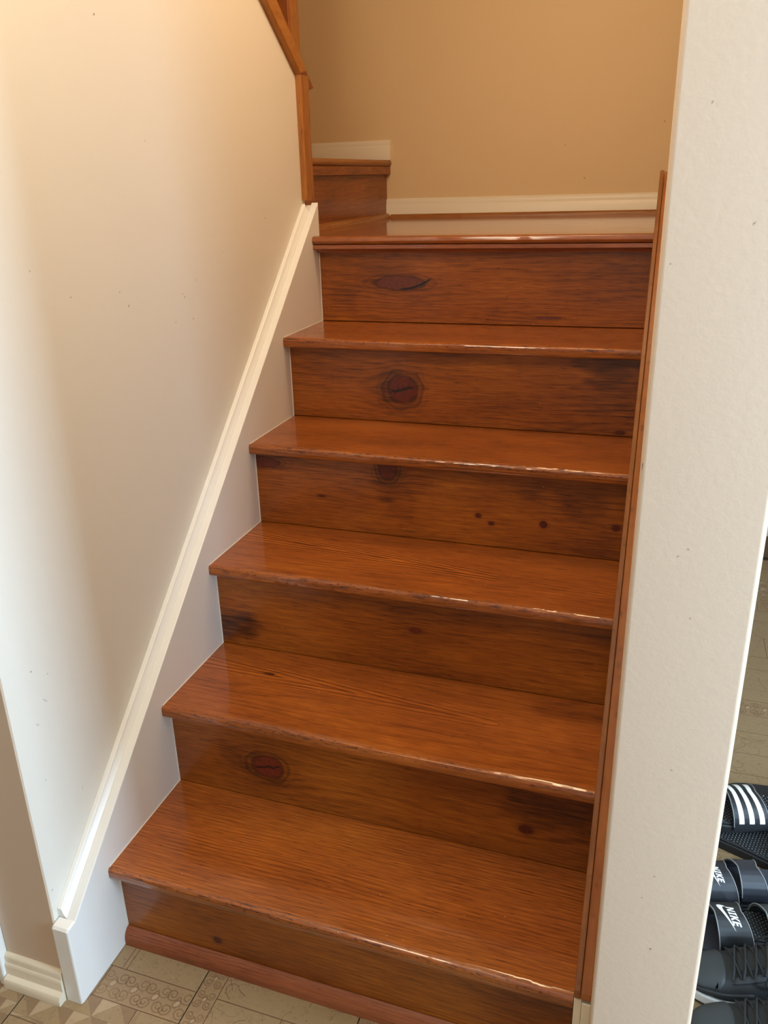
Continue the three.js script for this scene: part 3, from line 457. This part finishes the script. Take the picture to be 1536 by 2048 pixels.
//SHOES<
// ------------------------------------------------------------------ shoes piled behind the right wall
{
  const rubber = (color, rough = 0.55) => new THREE.MeshPhysicalMaterial({ color, roughness: rough, sheen: 0.2, sheenRoughness: 0.6 });
  const MS = { sole: rubber(0x1c1d1f), bed: rubber(0x1f2023, 0.7), inner: rubber(0x121314, 0.8), bluebed: rubber(0x34363f, 0.8), nub: rubber(0x3c3f42, 0.25), rim: rubber(0x8d9092, 0.5), white: rubber(0xeceef0, 0.45), upper: rubber(0x26282a, 0.75), toe: rubber(0x34383a, 0.6), panel: rubber(0x2b2d30, 0.65), lace: rubber(0x232425, 0.85) };
  const outline = (k, inset = 0) => { // toe at x = 0, heel at x = 0.28, in (x, z)
    const pts = [[0, 0], [0.012, 0.028], [0.05, 0.047], [0.1, 0.05], [0.17, 0.042], [0.235, 0.037], [0.268, 0.024], [0.28, 0]];
    const all = [...pts, ...pts.slice(1, -1).reverse().map(([x, z]) => [x, -z])].map(([x, z]) => new THREE.Vector2(0.14 + (x - 0.14) * (1 - inset / 0.14), z * k * (1 - inset / 0.05)));
    return new THREE.SplineCurve([...all, all[0]]).getPoints(72).slice(0, -1);
  };
  const plate = (k, y0, y1, inset, bevel) => { const s = new THREE.Shape(outline(k, inset).map(p => new THREE.Vector2(p.x, -p.y)));
    const g = new THREE.ExtrudeGeometry(s, { depth: y1 - y0 - 2 * bevel, bevelEnabled: true, bevelThickness: bevel, bevelSize: bevel, bevelOffset: -bevel, bevelSegments: 3 }); g.rotateX(-Math.PI / 2); g.translate(0, y0 + bevel, 0); return metric(g, 'x'); };
  const inside = (poly, x, z) => { let c = false; for (let i = 0, j = poly.length - 1; i < poly.length; j = i++) if ((poly[i].y > z) !== (poly[j].y > z) && x < (poly[j].x - poly[i].x) * (z - poly[i].y) / (poly[j].y - poly[i].y) + poly[i].x) c = !c; return c; };
  const nubs = (k) => { const poly = outline(k, 0.007), one = new THREE.SphereGeometry(0.0026, 7, 3, 0, Math.PI * 2, 0, Math.PI / 2), all = [];
    for (let i = 0; i * 0.0062 < 0.28; i++) for (let j = -9; j <= 9; j++) { const x = i * 0.0062, z = (j + (i % 2) / 2) * 0.0072; if (inside(poly, x, z)) all.push(one.clone().translate(x, 0.0272, z)); } return mergeGeometries(all); };
  const strapAt = (o) => (u, v, off) => { const c = Math.abs(Math.cos(Math.PI * v)), s = Math.sin(Math.PI * v), R = o.hw + off;
    const x = lerp(o.x0 - 0.006 * c + 0.016 * v - 0.008, o.x1 + 0.010 * c + 0.010 * v - 0.005, u); return [x, 0.012 + (o.h + off) * Math.pow(Math.max(s, 0), 0.72), -Math.cos(Math.PI * v) * (R + 0.002 * c)]; };
  const strapGeo = (o) => { const f = strapAt(o), nu = 8, nv = 36, pos = [], uv = [], idx = [];
    const put = (off, rev) => { const b = pos.length / 3; for (let j = 0; j <= nv; j++) for (let i = 0; i <= nu; i++) { pos.push(...f(i / nu, j / nv, off)); uv.push(i / nu, 1 - j / nv); }
      for (let j = 0; j < nv; j++) for (let i = 0; i < nu; i++) { const a = b + j * (nu + 1) + i, c = a + nu + 1; rev ? idx.push(a, a + 1, c, a + 1, c + 1, c) : idx.push(a, c, a + 1, a + 1, c, c + 1); } return b; };
    const A = put(0, false), B = put(-0.0042, true), row = nu + 1;
    for (let j = 0; j < nv; j++) for (const [e, rev] of [[0, false], [nu, true]]) { const a = A + j * row + e, c = a + row, p = B + j * row + e, q = p + row; rev ? idx.push(a, c, p, c, q, p) : idx.push(a, p, c, c, p, q); }
    const g = new THREE.BufferGeometry(); g.setAttribute('position', new THREE.Float32BufferAttribute(pos, 3)); g.setAttribute('uv', new THREE.Float32BufferAttribute(uv, 2)); g.setIndex(idx); return toCreasedNormals(g, 0.6); };
  const strapMat = (base, draw, rough = 0.55) => new THREE.MeshPhysicalMaterial({ roughness: rough, sheen: 0.2, map: canvasTexture(512, 1024, (c, w, h) => { c.fillStyle = base; c.fillRect(0, 0, w, h); c.fillStyle = '#f2f4f6'; draw(c, w, h); }) });
  const logo = (x, y, size) => (c) => { c.save(); c.translate(x, y); c.rotate(Math.PI / 2); c.scale(size, size * 0.82);
    c.beginPath(); c.moveTo(1.62, 0.12); c.bezierCurveTo(1.0, 0.52, 0.55, 0.92, 0.24, 1.02); c.bezierCurveTo(-0.02, 1.08, -0.12, 0.84, 0.0, 0.52); c.bezierCurveTo(0.04, 0.40, 0.1, 0.3, 0.18, 0.2); c.bezierCurveTo(0.1, 0.52, 0.22, 0.68, 0.5, 0.58); c.closePath(); c.fill();
    c.font = 'italic bold 1px sans-serif'; c.save(); c.scale(0.50, 0.98); c.fillText('NIKE', 0.28, 0.16); c.lineWidth = 0.02; c.strokeStyle = '#f2f4f6'; c.strokeText('NIKE', 0.28, 0.16); c.restore(); c.restore(); };
  const stripes = (c, w, h) => { for (const u of [0.15, 0.44, 0.73]) c.fillRect(u * w, 0.06 * h, 0.145 * w, 0.88 * h); };
  function slide(label, at, yaw, roll, { k = 1, mat = null, dots = true, hw = 0.053, h = 0.058, x0 = 0.055, x1 = 0.125, bed = MS.bed, rim = true } = {}) {
    const t = thing('slide_sandal', label, 'sandal', at, 0); t.rotation.set(roll, yaw, 0, 'YXZ');
    part('sole', plate(k, 0, 0.021, 0, 0.004), MS.sole, t);
    part('footbed', plate(k, 0.0205, 0.0268, 0.0035, 0.0025), bed, t);
    if (dots) { const n = part('footbed_nubs', nubs(k), MS.nub, t); n.userData.kind = 'stuff'; }
    const o = { hw: hw * k, h, x0, x1 };
    if (mat) { part('strap', strapGeo(o), mat, t);
      if (rim) { const f = strapAt(o); for (const u of [0.004, 0.996]) part('piping', tube([...Array(17)].map((_, i) => f(u, 0.03 + 0.94 * i / 16, 0.0002)), 0.0011, 48, 6), MS.rim, t); } }
    return t;
  }
  const plainStrap = (c) => strapMat(c, () => {}, 0.5);
  slide('black slide sandal with three broad white stripes across its strap, behind the tick-logo sandals', [1.052, 0.0312, -0.666], 0.3, 0, { mat: strapMat('#1b1c20', stripes), x0: 0.072, x1: 0.135, h: 0.060 });
  slide('black slide sandal showing only its heel, its whole footbed covered in shiny studs', [1.333, 0.0003, -0.597], 2.85, 0, { k: 1.02, mat: strapMat('#1b1c20', stripes), x0: 0.03, x1: 0.09 });
  const under = slide('flat black slide sandal farthest back in the pile, white script on its heel', [1.405, 0.0003, -0.805], Math.PI + 0.05, 0, { k: 1, mat: strapMat('#1b1c20', stripes), dots: false, x0: 0.015, x1: 0.07 });
  { const m = new THREE.MeshPhysicalMaterial({ roughness: 0.6, map: canvasTexture(512, 160, (c, w, h) => { c.fillStyle = '#1f2023'; c.fillRect(0, 0, w, h); c.fillStyle = c.strokeStyle = '#eef0f2'; c.lineWidth = 12; c.beginPath(); c.moveTo(20, 40); c.lineTo(120, 70); c.lineTo(90, 110); c.fill(); for (let i = 0; i < 5; i++) { c.beginPath(); c.arc(170 + i * 70, 95, 26, 0, 7); c.stroke(); c.fillRect(192 + i * 70, 40, 12, 80); } }) });
    part('footbed_print', new THREE.BoxGeometry(0.085, 0.0008, 0.026).rotateY(Math.PI).translate(0.205, 0.0272, -0.008), m, under); }
  slide('black slide sandal with a small white tick logo, half hidden by the wall edge', [1.0155, 0.0003, -0.452], 0.27, 0, { k: 0.94, hw: 0.0505, h: 0.071, mat: strapMat('#24262c', logo(270, 455, 190)), x0: 0.05, x1: 0.100 });
  slide('plain dark slide sandal nested inside the small-logo one, pale rim round its opening', [1.058, 0.0303, -0.463], 0.24, 0, { k: 0.74, mat: plainStrap('#2b2d34'), bed: MS.bluebed, dots: false, x0: 0.075, x1: 0.112, h: 0.05 });
  slide('black slide sandal with a large white tick logo, beside the sneakers', [1.024, 0.0003, -0.345], 0.27, 0, { k: 0.94, hw: 0.0505, h: 0.071, mat: strapMat('#212325', logo(300, 400, 225)), bed: MS.bluebed, dots: false, x0: 0.062, x1: 0.112 });
  slide('greenish grey slide sandal nested inside the large-logo one', [1.104, 0.0292, -0.362], 0.24, 0, { k: 0.74, mat: plainStrap('#353a3a'), dots: true, x0: 0.072, x1: 0.13, h: 0.05 });

  // low sneakers: sole, one continuous upper, toe cap, tongue, eyestays, laces
  const wS = [[0, 0.004], [0.03, 0.02], [0.1, 0.036], [0.22, 0.045], [0.4, 0.045], [0.6, 0.039], [0.8, 0.036], [0.94, 0.028], [1, 0.006]], hS = [[0, 0.034], [0.05, 0.046], [0.15, 0.056], [0.28, 0.064], [0.42, 0.082], [0.55, 0.098], [0.7, 0.092], [0.85, 0.09], [1, 0.098]];
  const at1 = (t, s) => { for (let i = 1; i < t.length; i++) if (s <= t[i][0]) { const q = (s - t[i - 1][0]) / (t[i][0] - t[i - 1][0]); return lerp(t[i - 1][1], t[i][1], q); } return t[t.length - 1][1]; };
  const soft = (t, s) => (at1(t, Math.max(0, s - 0.02)) + 2 * at1(t, s) + at1(t, Math.min(1, s + 0.02))) / 4;
  const skin = (s, a, off = 0) => { const w = soft(wS, s) + off, h = soft(hS, s) - 0.024 + off, c = Math.cos(a), q = Math.sin(a); return [0.28 * s - (s < 0.1 ? off * 0.7 : 0), 0.024 + h * Math.pow(Math.max(0, q), 0.72), Math.sign(c) * Math.pow(Math.abs(c), 0.75) * w]; };
  const patch = (s0, s1, a0, a1, off, ns = 14, na = 14, warp = null) => { const pos = [], idx = []; for (let i = 0; i <= ns; i++) for (let j = 0; j <= na; j++) { let s = lerp(s0, s1, i / ns), a = lerp(a0, a1, j / na); if (warp) [s, a] = warp(s, a, i / ns, j / na); const edge = (i === 0 || i === ns || j === 0 || j === na) ? -0.0015 : off; pos.push(...skin(clamp(s), a, edge)); }
    for (let i = 0; i < ns; i++) for (let j = 0; j < na; j++) { const a = i * (na + 1) + j, b = a + na + 1; idx.push(a, b, a + 1, a + 1, b, b + 1); }
    const g = new THREE.BufferGeometry(); g.setAttribute('position', new THREE.Float32BufferAttribute(pos, 3)); g.setIndex(idx); g.computeVertexNormals(); return metric(g, 'x'); };
  function sneaker(label, at, yaw) {
    const t = thing('sneaker', label, 'sneaker', at, yaw);
    part('sole', plate(0.98, 0.004, 0.025, 0.0005, 0.004), MS.white, t); part('outsole', plate(0.96, 0, 0.005, 0.002, 0.001), MS.sole, t);
    part('upper', patch(0, 1, 0.02, Math.PI - 0.02, 0, 48, 30), MS.upper, t);
    part('toe_cap', patch(0.004, 0.26, 0.32, Math.PI - 0.32, 0.0018, 16, 20, (s, a, p, q) => [s - (s > 0.2 ? 0.05 * (2 * q - 1) ** 2 : 0), a]), MS.toe, t);
    part('mudguard', patch(0.0, 0.42, 0.02, 0.36, 0.0024, 16, 6), MS.panel, t); part('mudguard', patch(0.0, 0.42, Math.PI - 0.36, Math.PI - 0.02, 0.0024, 16, 6), MS.panel, t);
    part('tongue', patch(0.3, 0.66, 1.16, 1.98, 0.004, 14, 10), MS.upper, t);
    for (const [a0, a1] of [[0.72, 1.12], [2.02, 2.42]]) part('eyestay', patch(0.27, 0.62, a0, a1, 0.0032, 14, 8), MS.panel, t);
    for (let i = 0; i < 5; i++) { const s = 0.305 + i * 0.062; for (const d of [1, -1]) part('lace', tube([0.95, 1.25, 1.57, 1.89, 2.19].map((a, q) => skin(s + d * (q - 2) * 0.014, a, 0.0058 + 0.0016 * (d > 0))), 0.0021, 20, 6), MS.lace, t); }
    part('lace', tube([skin(0.57, 1.5, 0.008), skin(0.5, 1.1, 0.02), skin(0.46, 0.7, 0.012), skin(0.5, 0.5, 0.006), skin(0.54, 0.8, 0.012), skin(0.57, 1.5, 0.009)], 0.002, 40, 6), MS.lace, t);
    part('lace', tube([skin(0.57, 1.6, 0.008), skin(0.52, 2.0, 0.018), skin(0.46, 2.4, 0.011), skin(0.5, 2.6, 0.006), skin(0.56, 2.2, 0.012), skin(0.57, 1.6, 0.009)], 0.002, 40, 6), MS.lace, t);
    part('collar', tube([0, 1, 2, 3, 4, 5, 6, 7].map(i => { const a = i / 8 * Math.PI * 2; return [0.212 + 0.045 * Math.cos(a), 0.094, 0.026 * Math.sin(a)]; }), 0.006, 40, 8, true), MS.panel, t);
    return t;
  }
  sneaker('black lace-up sneaker with a white sole, between the large-logo sandal and another sneaker', [1.030, 0.0003, -0.256], 0.13);
  sneaker('black lace-up sneaker with a white sole, nearest the camera at the bottom edge', [1.040, 0.0003, -0.153], 0.10);
}
//SHOES>
renderer.render(scene, camera);
